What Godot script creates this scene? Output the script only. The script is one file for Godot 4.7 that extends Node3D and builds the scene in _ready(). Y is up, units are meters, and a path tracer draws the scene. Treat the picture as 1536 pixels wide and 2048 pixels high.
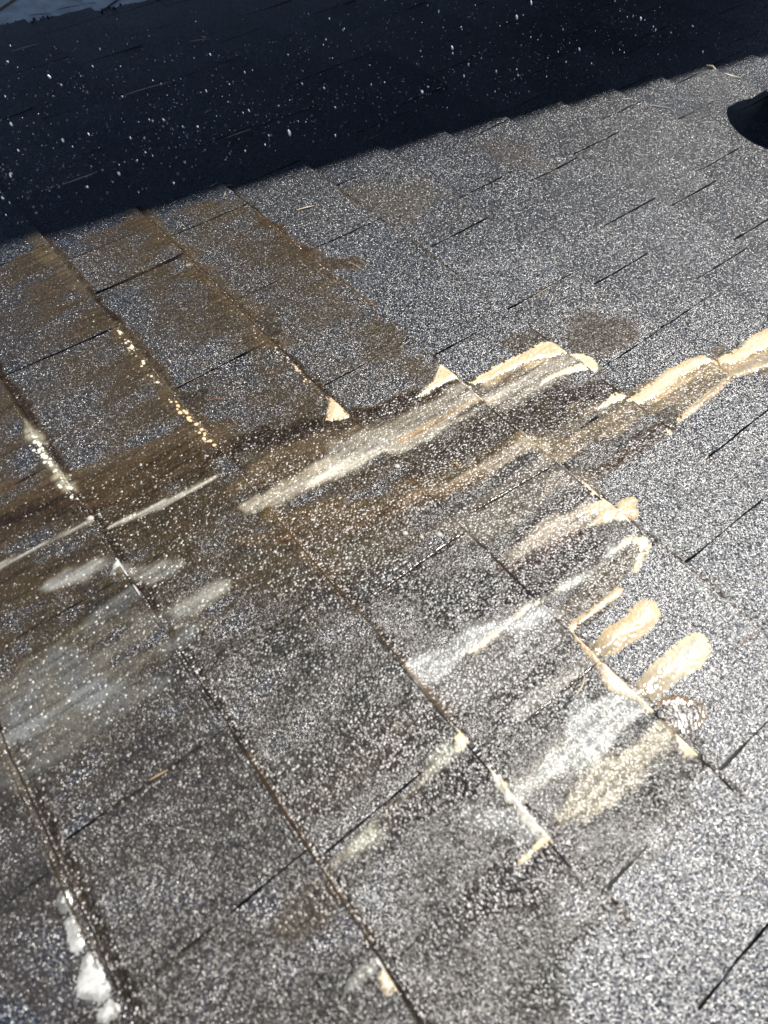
extends Node3D

# A wet shingle roof seen from close above. (u, v) are roof units of one shingle exposure: u runs along the courses, v down the slope; h is height over the deck in metres.
const E := 0.143
const PITCH := 0.2443
const EYE := 0.57916                      # camera height over the deck
const ROWS := [-5.25, -4.2, -3.15, -2.11, -1.06, 0.0, 1.0, 2.0, 3.0, 3.98, 4.87, 5.8, 6.75, 7.65, 8.55, 9.45, 10.4, 11.4, 12.4, 13.4, 14.4]
const LIFT := 0.0085                      # how proud the lower edge of a course stands
const MAP0 := Vector2(-8.0, -3.2)         # the part of the roof that the stain map covers
const MAPS := Vector2(9.8, 9.8)
const MAPN := 1024
const TILE := 0.52

var roof_basis: Basis
var wave := FastNoiseLite.new()
var rough_edge := FastNoiseLite.new()
var rng := RandomNumberGenerator.new()
var taken := {}
var paint := PackedFloat32Array()
var shift := PackedFloat32Array()
var streak: PackedByteArray
var blotch: PackedByteArray
var sun_dir: Vector3
var foam_mat: StandardMaterial3D
var cut_mat: StandardMaterial3D


func _ready() -> void:
	rng.seed = 71
	var down := Vector3(0, -sin(PITCH), -cos(PITCH))
	var up := Vector3(0, cos(PITCH), -sin(PITCH))
	roof_basis = Basis(Vector3.RIGHT, up, -down)
	wave.seed = 5
	wave.frequency = 0.45
	rough_edge.seed = 9
	rough_edge.frequency = 1.0
	set_view()
	wave.fractal_octaves = 2
	build_roof()
	build_setting()
	build_vent()
	build_water()
	build_foam()
	build_debris()
	build_spray()


func set_view() -> void:
	var cam := Camera3D.new()
	cam.name = "camera"
	var x := roof_dir(0.61220143, 0.79009028, 0.03109274)
	var y := roof_dir(-0.63833445, 0.47064256, 0.60911798)
	var z := roof_dir(0.46662462, -0.39275046, 0.79246989)
	cam.transform = Transform3D(Basis(x, y, z).orthonormalized(), at(0, -1.351, EYE))
	cam.keep_aspect = Camera3D.KEEP_HEIGHT
	cam.fov = 72.36
	cam.near = 0.02
	cam.far = 400.0
	var lens := CameraAttributesPhysical.new()
	lens.frustum_focal_length = 12.0 / tan(deg_to_rad(36.18))
	lens.frustum_focus_distance = 0.95
	lens.frustum_near = 0.02
	lens.frustum_far = 400.0
	lens.exposure_aperture = 4.0
	cam.attributes = lens
	add_child(cam)

	var sky := ProceduralSkyMaterial.new()
	sky.sky_top_color = Color(0.24, 0.30, 0.40)
	sky.sky_horizon_color = Color(0.50, 0.58, 0.70)
	sky.sky_curve = 0.18
	sky.ground_bottom_color = Color(0.10, 0.10, 0.09)
	sky.ground_horizon_color = Color(0.25, 0.27, 0.28)
	sky.sun_angle_max = 12.0
	var env := Environment.new()
	env.background_mode = Environment.BG_SKY
	env.sky = Sky.new()
	env.sky.sky_material = sky
	env.background_energy_multiplier = 1.5
	env.tonemap_mode = Environment.TONE_MAPPER_LINEAR
	env.tonemap_exposure = 1.55
	env.sdfgi_enabled = true
	env.ssao_enabled = true
	env.ssil_enabled = true
	var we := WorldEnvironment.new()
	we.name = "environment"
	we.environment = env
	add_child(we)

	sun_dir = roof_dir(-0.0241, 0.36, 0.9326).normalized()
	var sun := DirectionalLight3D.new()
	sun.name = "sun"
	sun.light_color = Color(1.0, 0.98, 0.95)
	sun.light_energy = 1.6
	sun.light_angular_distance = 0.53
	sun.shadow_enabled = true
	sun.basis = Basis.looking_at(-sun_dir, Vector3.RIGHT)
	add_child(sun)


# ---------------------------------------------------------------- helpers

func roof_dir(u: float, v: float, n: float) -> Vector3:
	return roof_basis * Vector3(u, n, -v)


func at(u: float, v: float, h := 0.0) -> Vector3:
	return roof_basis * Vector3(u * E, h, -v * E)


func numbered(called: String) -> String:
	var n: int = taken.get(called, 0)
	taken[called] = n + 1
	return called if n == 0 else "%s_%03d" % [called, n]


func tag(o: Node, label: String, category: String, group := "", kind := "") -> Node:
	if label:
		o.set_meta("label", label)
	if category:
		o.set_meta("category", category)
	if group:
		o.set_meta("group", group)
	if kind:
		o.set_meta("kind", kind)
	return o


func two_tone(mesh: ArrayMesh, a: int, m0: Material, m1: Material) -> ArrayMesh:
	# split a mesh at index number a into two surfaces
	var arr := mesh.surface_get_arrays(0)
	var all: PackedInt32Array = arr[Mesh.ARRAY_INDEX]
	var out := ArrayMesh.new()
	arr[Mesh.ARRAY_INDEX] = all.slice(0, a)
	out.add_surface_from_arrays(Mesh.PRIMITIVE_TRIANGLES, arr)
	arr[Mesh.ARRAY_INDEX] = all.slice(a)
	out.add_surface_from_arrays(Mesh.PRIMITIVE_TRIANGLES, arr)
	out.surface_set_material(0, m0)
	out.surface_set_material(1, m1)
	return out


func thing(called: String, where: Vector3, turn := Basis()) -> Node3D:
	var o := Node3D.new()
	o.name = numbered(called)
	o.transform = Transform3D(turn, where)
	add_child(o)
	return o


func part(called: String, mesh: Mesh, m: Material, parent: Node, place := Transform3D()) -> MeshInstance3D:
	var o := MeshInstance3D.new()
	o.name = numbered(called) if parent == self else called
	o.mesh = mesh
	if m:
		o.material_override = m
	o.transform = place
	parent.add_child(o, true)
	return o


func mat(c: Color, roughness := 0.7, metallic := 0.0) -> StandardMaterial3D:
	var m := StandardMaterial3D.new()
	m.albedo_color = c.linear_to_srgb()
	m.roughness = roughness
	m.metallic = metallic
	return m


func row_of(v: float) -> int:
	for i in range(1, ROWS.size()):
		if v < ROWS[i]:
			return i
	return ROWS.size() - 1


func ground(u: float, v: float) -> float:
	# height of the shingle surface: every course rises towards its lower edge, and the deck under it is not quite flat
	var i := row_of(v)
	var t: float = (v - ROWS[i - 1]) / (ROWS[i] - ROWS[i - 1])
	return 0.0006 + LIFT * pow(clampf(t, 0.0, 1.0), 1.5) + swell(u, v)


func swell(u: float, v: float) -> float:
	return 0.0016 * wave.get_noise_2d(u * 1.3, v * 1.3)


func box(size: Vector3) -> BoxMesh:
	var b := BoxMesh.new()
	b.size = size
	return b


func grid_mesh(pos: PackedVector3Array, idx: PackedInt32Array, uv := PackedVector2Array(), uv2 := PackedVector2Array(), col := PackedColorArray()) -> ArrayMesh:
	var nor := PackedVector3Array()
	nor.resize(pos.size())
	for k in range(0, idx.size(), 3):
		var a := pos[idx[k]]
		var n := (pos[idx[k + 2]] - a).cross(pos[idx[k + 1]] - a)
		for q in 3:
			nor[idx[k + q]] += n
	for k in nor.size():
		nor[k] = nor[k].normalized() if nor[k].length_squared() > 0.0 else Vector3.UP
	var arr := []
	arr.resize(Mesh.ARRAY_MAX)
	arr[Mesh.ARRAY_VERTEX] = pos
	arr[Mesh.ARRAY_NORMAL] = nor
	arr[Mesh.ARRAY_INDEX] = idx
	if uv.size():
		arr[Mesh.ARRAY_TEX_UV] = uv
	if uv2.size():
		arr[Mesh.ARRAY_TEX_UV2] = uv2
	if col.size():
		arr[Mesh.ARRAY_COLOR] = col
	var m := ArrayMesh.new()
	m.add_surface_from_arrays(Mesh.PRIMITIVE_TRIANGLES, arr)
	return m


func tube(points: PackedVector3Array, radii: PackedFloat32Array, sides := 5) -> ArrayMesh:
	var pos := PackedVector3Array()
	var idx := PackedInt32Array()
	for i in points.size():
		var d := (points[mini(i + 1, points.size() - 1)] - points[maxi(i - 1, 0)]).normalized()
		var a := d.cross(Vector3.UP if absf(d.y) < 0.9 else Vector3.RIGHT).normalized()
		var b := d.cross(a)
		for s in sides:
			var w := TAU * s / sides
			pos.append(points[i] + (a * cos(w) + b * sin(w)) * radii[i])
	for i in points.size() - 1:
		for s in sides:
			var p := i * sides + s
			var q := i * sides + (s + 1) % sides
			idx.append_array([p, q, p + sides, q, q + sides, p + sides])
	return grid_mesh(pos, idx)


# ---------------------------------------------------------------- textures

func cells(tex_seed: int, size: int, per_cell: float, what: int) -> PackedByteArray:
	var n := FastNoiseLite.new()
	n.seed = tex_seed
	n.noise_type = FastNoiseLite.TYPE_CELLULAR
	n.cellular_distance_function = FastNoiseLite.DISTANCE_EUCLIDEAN
	n.cellular_return_type = what
	n.cellular_jitter = 1.0
	n.frequency = 1.0 / per_cell
	n.fractal_type = FastNoiseLite.FRACTAL_NONE
	var im := n.get_image(size, size)
	im.convert(Image.FORMAT_L8)
	return im.get_data()


func granules() -> Dictionary:
	# mineral granules about 1.7 mm across bedded in asphalt: each its own tone and its own tilt
	var n := 1280
	var id := cells(3, n, 2.8, FastNoiseLite.RETURN_CELL_VALUE)
	var far := cells(3, n, 2.8, FastNoiseLite.RETURN_DISTANCE)
	var r := RandomNumberGenerator.new()
	r.seed = 17
	var tone := PackedFloat32Array()
	var tx := PackedFloat32Array()
	var ty := PackedFloat32Array()
	for k in 256:
		var p := r.randf()
		tone.append(r.randf_range(22, 46) if p < 0.62 else r.randf_range(50, 84) if p < 0.88 else r.randf_range(100, 165))
		var w := r.randf() * TAU
		var s := minf((10.0 if r.randf() < 0.62 else 27.0) * sqrt(-2.0 * log(maxf(r.randf(), 0.0001))), 100.0)
		tx.append(cos(w) * s)
		ty.append(sin(w) * s)
	var al := PackedByteArray()
	var no := PackedByteArray()
	var mk := PackedByteArray()
	al.resize(n * n * 3)
	no.resize(n * n * 3)
	mk.resize(n * n)
	var last := n * n - n - 1
	for i in n * n:
		var c := id[i]
		var d := float(far[i])
		var dx := 0.0
		var dy := 0.0
		if i > n and i < last:
			dx = far[i + 1] - far[i - 1]
			dy = far[i + n] - far[i - n]
		var g := tone[c] * clampf(1.35 - d / 260.0, 0.35, 1.0)
		var j := i * 3
		al[j] = int(g)
		al[j + 1] = int(g)
		al[j + 2] = int(minf(g * 1.035, 255.0))
		no[j] = int(clampf(128.0 + tx[c] + dx * 0.22, 8, 247))
		no[j + 1] = int(clampf(128.0 - ty[c] - dy * 0.22, 8, 247))
		no[j + 2] = 205
		mk[i] = int(clampf(205.0 + d * 0.7 - tone[c] * 0.35, 140, 255))
	return {
		"albedo": ImageTexture.create_from_image(Image.create_from_data(n, n, false, Image.FORMAT_RGB8, al)),
		"normal": ImageTexture.create_from_image(Image.create_from_data(n, n, false, Image.FORMAT_RGB8, no)),
		"mask": ImageTexture.create_from_image(Image.create_from_data(n, n, false, Image.FORMAT_L8, mk)),
	}


func bubble_normals(tex_seed: int, size: int, per_cell: float, strength: float, round_off: float) -> ImageTexture:
	# beads of water or foam: each cell tilted its own way and rounded off towards its neighbours
	var id := cells(tex_seed, size, per_cell, FastNoiseLite.RETURN_CELL_VALUE)
	var far := cells(tex_seed, size, per_cell, FastNoiseLite.RETURN_DISTANCE)
	var r := RandomNumberGenerator.new()
	r.seed = tex_seed
	var tx := PackedFloat32Array()
	var ty := PackedFloat32Array()
	for k in 256:
		var w := r.randf() * TAU
		var s := minf((strength if r.randf() < 0.82 else strength * 2.3) * sqrt(-2.0 * log(maxf(r.randf(), 0.0001))), 100.0)
		tx.append(cos(w) * s)
		ty.append(sin(w) * s)
	var no := PackedByteArray()
	no.resize(size * size * 3)
	for i in size * size:
		var dx := 0.0
		var dy := 0.0
		if i > size and i < size * size - size - 1:
			dx = far[i + 1] - far[i - 1]
			dy = far[i + size] - far[i - size]
		no[i * 3] = int(clampf(128.0 + tx[id[i]] + dx * round_off, 8, 247))
		no[i * 3 + 1] = int(clampf(128.0 - ty[id[i]] - dy * round_off, 8, 247))
		no[i * 3 + 2] = 205
	return ImageTexture.create_from_image(Image.create_from_data(size, size, false, Image.FORMAT_RGB8, no))


func stain(line: Array, half: float, c: Color, amount: float) -> void:
	# lay a run of dirt or soap along a line on the roof, broken up along the flow
	var p := PackedVector2Array()
	var lo := Vector2(99, 99)
	var hi := Vector2(-99, -99)
	for k in range(0, line.size(), 2):
		var q := Vector2(line[k], line[k + 1])
		p.append(q)
		lo = lo.min(q)
		hi = hi.max(q)
	var reach := half * 1.7
	var s := MAPN / MAPS.x
	var x0 := clampi(int((lo.x - reach - MAP0.x) * s), 0, MAPN - 1)
	var x1 := clampi(int((hi.x + reach - MAP0.x) * s), 0, MAPN - 1)
	var y0 := clampi(int((lo.y - reach - MAP0.y) * s), 0, MAPN - 1)
	var y1 := clampi(int((hi.y + reach - MAP0.y) * s), 0, MAPN - 1)
	var across := absf(p[-1].x - p[0].x) > absf(p[-1].y - p[0].y)   # along a joint, not down the slope
	var axis := (p[-1] - p[0]) / (p[-1] - p[0]).length_squared()
	var ragged := 0.75 if c.r < 0.2 else 1.15
	var e := c.linear_to_srgb()
	for y in range(y0, y1 + 1):
		for x in range(x0, x1 + 1):
			var q := Vector2(x / s + MAP0.x, y / s + MAP0.y)
			var d := 99.0
			if not across:
				q.x += shift[row_of(q.y)]
			for k in p.size() - 1:
				var ab := p[k + 1] - p[k]
				var t := clampf((q - p[k]).dot(ab) / ab.length_squared(), 0.0, 1.0)
				d = minf(d, (p[k] + ab * t - q).length_squared())
			d = sqrt(d) / half
			if not across:                      # runs thin out towards both ends
				var tt := absf((q - p[0]).dot(axis) - 0.5)
				d += 2.2 * pow(maxf(0.0, tt - 0.28), 1.3)
			if d > 1.7:
				continue
			var i := y * MAPN + x
			var n := (streak[i] - 128) / 128.0 * 0.75 + (blotch[i] - 128) / 128.0 * 0.6
			var a := clampf(1.4 - d * 1.05 + n * ragged, 0.0, 1.0)
			a = smoothstep(0.12, 0.85, a) * amount
			i *= 4
			paint[i] += (e.r - paint[i]) * a
			paint[i + 1] += (e.g - paint[i + 1]) * a
			paint[i + 2] += (e.b - paint[i + 2]) * a
			paint[i + 3] += (1.0 - paint[i + 3]) * a


func soak(shape: PackedVector2Array, warm: Color, cold: Color, amount: float, by_course := false) -> void:
	# wet ground colour of a whole stretch of roof, warmer up the slope, uneven
	var s := MAPN / MAPS.x
	var ew := warm.linear_to_srgb()
	var ec := cold.linear_to_srgb()
	for y in MAPN:
		for x in MAPN:
			var i := y * MAPN + x
			var n := (blotch[i] - 128) / 128.0
			var n2 := (streak[i] - 128) / 128.0
			var q := Vector2(x / s + MAP0.x + n * 0.16, y / s + MAP0.y + n2 * 0.14)
			if not Geometry2D.is_point_in_polygon(q, shape):
				continue
			var c := ew.lerp(ec, clampf((q.x + 2.9) * 0.9 + n * 0.8, 0.0, 1.0))
			var a := clampf(0.75 + n * 0.7 + n2 * 0.5, 0.15, 1.0) * amount * (1.0 - 0.42 * clampf((q.x + 2.9) * 0.6, 0.0, 1.0) * clampf(-q.y * 0.9, 0.0, 1.0))
			if by_course:
				var r := row_of(q.y)
				var t: float = (y / s + MAP0.y - ROWS[row_of(y / s + MAP0.y) - 1]) / (ROWS[r] - ROWS[r - 1])
				a *= 0.25 + 0.9 * clampf(t, 0.0, 1.0)
			i *= 4
			paint[i] += (c.r - paint[i]) * a
			paint[i + 1] += (c.g - paint[i + 1]) * a
			paint[i + 2] += (c.b - paint[i + 2]) * a
			paint[i + 3] += (1.0 - paint[i + 3]) * a


func stain_map() -> ImageTexture:
	for k in ROWS.size():
		shift.append(rng.randf_range(-0.055, 0.055))      # a run of water jumps aside a little where it drops over a course
	paint.resize(MAPN * MAPN * 4)
	for i in MAPN * MAPN:
		paint[i * 4] = 0.3
		paint[i * 4 + 1] = 0.25
		paint[i * 4 + 2] = 0.18
	var n := FastNoiseLite.new()
	n.seed = 40
	n.frequency = 0.035
	n.fractal_octaves = 4
	var im := n.get_image(MAPN, 128)
	im.convert(Image.FORMAT_L8)
	im.resize(MAPN, MAPN, Image.INTERPOLATE_CUBIC)
	streak = im.get_data()
	n.seed = 41
	n.frequency = 0.02
	n.fractal_octaves = 5
	im = n.get_image(MAPN, MAPN)
	im.convert(Image.FORMAT_L8)
	blotch = im.get_data()
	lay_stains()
	var out := PackedByteArray()
	out.resize(MAPN * MAPN * 4)
	for i in out.size():
		out[i] = int(clampf(paint[i], 0.0, 1.0) * 255.0)
	for k in MAPN:                          # clean at the rim, where the map is stretched on
		for q in [k, (MAPN - 1) * MAPN + k, k * MAPN, k * MAPN + MAPN - 1]:
			out[q * 4 + 3] = 0
	return ImageTexture.create_from_image(Image.create_from_data(MAPN, MAPN, false, Image.FORMAT_RGBA8, out))


func lay_stains() -> void:
	soak(outline([-6.97, -0.88, -6.97, -0.01, -6.98, 0.96, -6.77, 1.98, -5.22, 2.04, -4.58, 1.95, -3.75, 1.98, -3.09, 2.02, -3.25, 0.98, -3.60, -0.01, -3.86, -1.61, -4.09, -2.21]), Color(0.05, 0.036, 0.02), Color(0.045, 0.036, 0.024), 0.62, true)
	soak(outline([-4.00, -2.23, -3.90, -1.59, -3.64, 0.02, -3.27, 0.99, -3.14, 1.73, -3.06, 2.23, -3.00, 2.96, -2.54, 3.12, -2.13, 3.01, -2.08, 3.51, -1.99, 4.08, -1.88, 4.97, -1.63, 4.59, -1.74, 3.98, -1.67, 3.00, -1.73, 2.05, -1.44, 2.03, -1.07, 1.98, -0.96, 1.80, -0.89, 1.03, -0.60, 1.00, -0.25, 1.00, -0.02, 1.25, 0.22, 1.02, 0.26, 0.47, 0.24, 0.00, 0.44, -0.07, 0.43, -0.35, 0.71, -0.72, -0.27, -2.25, -2.28, -2.95]), Color(0.036, 0.025, 0.011), Color(0.018, 0.019, 0.022), 0.92)
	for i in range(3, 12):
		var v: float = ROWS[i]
		stain([-7.2, v + 0.03, -3.0, v + 0.03, 0.4, v + 0.03], 0.045, Color(0.014, 0.009, 0.006), 0.8 if i < 9 else 0.4)  # grime line past each course edge, painted darker so the relief reads
	stain([-3.86, -1.65, -3.81, -1.09, -3.68, -0.56, -3.57, 0.02], 0.18, Color(0.01946, 0.01085, 0.00476), 0.97)  # dark brown band
	stain([-4.10, -1.56, -3.88, -0.86, -3.71, 0.06], 0.28, Color(0.0803, 0.055, 0.0261), 0.5)  # gold brown
	stain([-3.57, -0.03, -3.38, 0.59, -3.26, 0.98, -3.16, 1.32, -3.06, 1.88], 0.13, Color(0.01666, 0.0091, 0.00399), 0.97)  # dark brown edge
	stain([-3.25, -0.08, -3.07, 0.85, -2.94, 1.51, -2.89, 2.01], 0.20, Color(0.1048, 0.0723, 0.0397), 0.6)  # tan brown
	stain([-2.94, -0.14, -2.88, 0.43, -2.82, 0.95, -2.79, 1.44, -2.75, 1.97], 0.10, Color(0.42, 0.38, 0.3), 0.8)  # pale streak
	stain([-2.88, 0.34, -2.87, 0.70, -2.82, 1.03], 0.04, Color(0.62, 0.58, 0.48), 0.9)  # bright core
	stain([-3.03, 0.77, -2.94, 1.40, -2.84, 2.03], 0.17, Color(0.26, 0.24, 0.2), 0.75)  # grey streak
	stain([-2.86, 1.96, -2.81, 2.53, -2.77, 2.98], 0.16, Color(0.3, 0.27, 0.22), 0.9)  # grey streak lower course
	stain([-2.84, 1.17, -2.83, 1.69, -2.79, 2.15], 0.02, Color(0.35, 0.22, 0.1), 0.7)  # tan line
	stain([-2.49, 0.99, -2.49, 1.65, -2.43, 2.44, -2.32, 3.01], 0.18, Color(0.0243, 0.0171, 0.0113), 0.8)  # dark wedge
	stain([-2.80, -0.06, -2.40, 0.63, -2.31, 1.23, -2.22, 2.00], 0.14, Color(0.0878, 0.0553, 0.0227), 0.75)  # gold band
	stain([-2.50, -0.48, -2.25, -0.00, -2.09, 0.67], 0.19, Color(0.0725, 0.0508, 0.0255), 0.55)  # gold patch
	stain([-2.15, 2.01, -2.06, 2.65, -2.00, 3.35, -1.85, 3.99, -1.71, 4.71], 0.18, Color(0.2, 0.15, 0.085), 0.8)  # river interior
	stain([-1.77, 2.03, -1.72, 2.56, -1.73, 3.07], 0.08, Color(0.0359, 0.0207, 0.0106), 0.85)  # river lower margin
	stain([-2.32, 0.82, -2.25, 1.44, -2.17, 2.07], 0.05, Color(0.38, 0.33, 0.25), 0.7)  # pale line
	stain([-1.93, 0.85, -1.88, 1.45, -1.80, 2.06], 0.22, Color(0.2, 0.17, 0.13), 0.6)  # greyed wet
	stain([-1.62, 1.04, -1.56, 1.54, -1.53, 1.99], 0.11, Color(0.0165, 0.0122, 0.0122), 0.7)  # black streak
	stain([-1.56, 1.04, -1.51, 1.53, -1.38, 1.97], 0.09, Color(0.34, 0.29, 0.22), 0.9)  # bar interior
	stain([-1.48, 0.96, -1.39, 1.36, -1.33, 1.77], 0.05, Color(0.048, 0.0263, 0.0191), 0.7)  # bar lower brown
	stain([-1.14, 1.01, -1.13, 1.34, -1.13, 1.68, -1.10, 1.89], 0.06, Color(0.5, 0.5, 0.45), 0.9)  # white core of finger
	stain([-1.01, 1.01, -0.97, 1.32, -1.03, 1.85], 0.10, Color(0.115, 0.0933, 0.068), 0.85)  # finger mud
	stain([-1.30, 0.62, -1.22, 1.09, -1.18, 1.65], 0.07, Color(0.0148, 0.0105, 0.0105), 0.8)  # black above finger
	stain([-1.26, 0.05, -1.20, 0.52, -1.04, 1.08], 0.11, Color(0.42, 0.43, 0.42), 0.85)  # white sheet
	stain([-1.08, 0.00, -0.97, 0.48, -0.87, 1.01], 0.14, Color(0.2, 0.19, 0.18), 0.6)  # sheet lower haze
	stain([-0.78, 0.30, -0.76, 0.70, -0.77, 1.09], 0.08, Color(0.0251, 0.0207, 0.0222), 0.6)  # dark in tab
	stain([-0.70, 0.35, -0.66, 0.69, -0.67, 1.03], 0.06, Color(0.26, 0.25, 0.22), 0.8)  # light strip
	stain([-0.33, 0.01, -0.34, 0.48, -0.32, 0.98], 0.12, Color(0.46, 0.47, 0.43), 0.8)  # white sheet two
	stain([-0.11, 0.12, -0.08, 0.54, -0.04, 1.03], 0.10, Color(0.42, 0.37, 0.26), 0.8)  # tan sheet
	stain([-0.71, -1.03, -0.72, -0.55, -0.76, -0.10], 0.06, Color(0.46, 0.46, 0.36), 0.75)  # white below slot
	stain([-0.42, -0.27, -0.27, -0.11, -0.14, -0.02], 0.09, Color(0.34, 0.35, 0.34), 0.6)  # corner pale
	stain([-2.54, -2.13, -2.46, -1.72, -2.47, -1.29, -2.47, -0.98], 0.23, Color(0.27, 0.29, 0.29), 0.434)  # haze one
	stain([-2.24, -2.24, -2.15, -1.79, -2.13, -1.29], 0.15, Color(0.25, 0.27, 0.27), 0.385)  # haze two
	stain([-2.48, -0.92, -2.49, -0.75, -2.51, -0.61], 0.15, Color(0.36, 0.37, 0.34), 0.7)  # haze spot
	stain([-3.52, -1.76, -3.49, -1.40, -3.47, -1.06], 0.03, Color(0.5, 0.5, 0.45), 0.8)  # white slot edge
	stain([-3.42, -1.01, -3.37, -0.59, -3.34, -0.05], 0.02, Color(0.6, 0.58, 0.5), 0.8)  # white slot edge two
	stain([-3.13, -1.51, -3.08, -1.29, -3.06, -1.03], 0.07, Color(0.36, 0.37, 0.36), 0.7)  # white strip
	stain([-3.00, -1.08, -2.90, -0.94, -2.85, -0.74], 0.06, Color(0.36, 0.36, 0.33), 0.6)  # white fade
	stain([-5.42, -0.03, -4.56, -0.03, -3.60, -0.01], 0.11, Color(0.1209, 0.0848, 0.045), 0.3575)  # brown butt P
	stain([-7.04, 1.05, -6.04, 1.02, -5.11, 1.07, -4.42, 1.01], 0.15, Color(0.1045, 0.072, 0.0359), 0.33)  # brown butt Q
	stain([-6.27, 1.99, -5.45, 2.06, -5.18, 2.02, -4.38, 2.04], 0.09, Color(0.0713, 0.0388, 0.0149), 0.4675)  # brown butt R
	stain([-5.38, 2.04, -5.08, 2.25, -5.06, 2.42], 0.17, Color(0.0404, 0.0274, 0.0173), 0.7)  # dark spot
	stain([-6.26, 3.10, -5.57, 3.35, -5.66, 3.78], 0.28, Color(0.0814, 0.0633, 0.038), 0.25)  # brown spot upper
	stain([-5.96, 5.23, -5.48, 5.27], 0.36, Color(0.082, 0.0676, 0.0459), 0.2)  # brown spot upper two
	stain([-4.69, 1.02, -4.65, 1.21], 0.15, Color(0.0248, 0.0205, 0.0176), 0.7)  # dark spot three
	stain([-4.29, 0.03, -4.20, 0.20], 0.11, Color(0.0207, 0.0171, 0.0157), 0.7)  # dark spot four
	stain([-2.75, 0.34, -2.70, 0.86, -2.65, 1.42, -2.64, 1.96], 0.02, Color(0.048, 0.03, 0.0155), 0.75)  # dark thread one
	stain([-2.94, 1.95, -2.90, 2.43, -2.84, 2.93], 0.02, Color(0.0563, 0.0382, 0.0202), 0.7)  # dark thread two
	stain([-2.77, 1.63, -2.74, 2.17, -2.73, 2.45], 0.02, Color(0.0402, 0.0257, 0.0149), 0.7)  # dark thread three
	stain([-2.87, 1.50, -2.84, 2.03, -2.81, 2.59], 0.02, Color(0.5, 0.45, 0.36), 0.7)  # pale thread
	stain([-3.00, 2.18, -2.96, 2.62, -2.92, 2.92], 0.06, Color(0.48, 0.36, 0.2), 0.75)  # tan fill middle
	stain([-2.04, 3.19, -2.02, 3.65, -1.95, 3.98], 0.06, Color(0.46, 0.34, 0.18), 0.7)  # tan fill river
	stain([-1.85, 3.99, -1.81, 4.39, -1.77, 4.81], 0.10, Color(0.36, 0.26, 0.14), 0.75)  # tan river tail
	stain([-2.75, -0.33, -2.46, 0.14, -2.29, 0.82, -2.21, 1.45], 0.08, Color(0.0875, 0.0513, 0.021), 0.6)  # gold run
	stain([-1.85, 0.04, -1.84, 0.51, -1.85, 0.97], 0.02, Color(0.01, 0.0086, 0.0086), 0.7)  # glossy dark run
	stain([-0.89, 0.99, -0.85, 1.10, -0.85, 1.48], 0.03, Color(0.0125, 0.0103, 0.0103), 0.75)  # dark root
	stain([-0.70, 1.06, -0.69, 1.25, -0.69, 1.41], 0.04, Color(0.2, 0.15, 0.09), 0.55)  # finger root mud
	stain([-2.87, 3.22, -2.82, 3.78], 0.31, Color(0.0407, 0.0292, 0.0219), 0.55)  # damp spot
	stain([-3.26, 2.66, -3.05, 2.96], 0.14, Color(0.0289, 0.0238, 0.0195), 0.6)  # damp spot two
	stain([-0.09, -0.57, -0.01, -0.22, 0.03, 0.08], 0.13, Color(0.0163, 0.0105, 0.0098), 0.8)  # black brown bottom
	stain([-0.72, -0.66, -0.66, -0.36, -0.57, -0.02], 0.12, Color(0.0163, 0.0112, 0.0091), 0.7)  # dark tab
	stain([-1.01, -0.86, -1.03, -0.43, -1.00, 0.01], 0.17, Color(0.0407, 0.0298, 0.0204), 0.45)  # dark tab two
	stain([-0.63, -1.36, -0.57, -1.10], 0.16, Color(0.0567, 0.0423, 0.0242), 0.5)  # brown dust
	stain([-1.84, -0.00, -1.22, 0.01, -0.81, 0.00], 0.02, Color(0.1275, 0.0769, 0.0336), 0.44)  # butt P lower dirt
	stain([-1.47, -1.05, -0.79, -1.05, -0.30, -1.05], 0.02, Color(0.0963, 0.0638, 0.0312), 0.44)  # butt lower dirt
	stain([-2.37, -2.14, -1.63, -2.11, -0.99, -2.12], 0.03, Color(0.0888, 0.0635, 0.0346), 0.385)  # butt lowest dirt
	stain([-2.84, -0.01, -2.38, -0.03, -1.84, -0.00], 0.05, Color(0.0954, 0.0557, 0.0232), 0.33)  # gold by butt
	stain([-7.23, -0.06, -6.74, -0.05, -6.06, -0.04], 0.11, Color(0.1313, 0.1096, 0.0735), 0.4)  # dusty beads P
	stain([-4.68, -1.09, -4.24, -1.10, -3.89, -1.09], 0.07, Color(0.42, 0.4, 0.3), 0.75)  # dusty beads left


# ---------------------------------------------------------------- the roof

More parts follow.
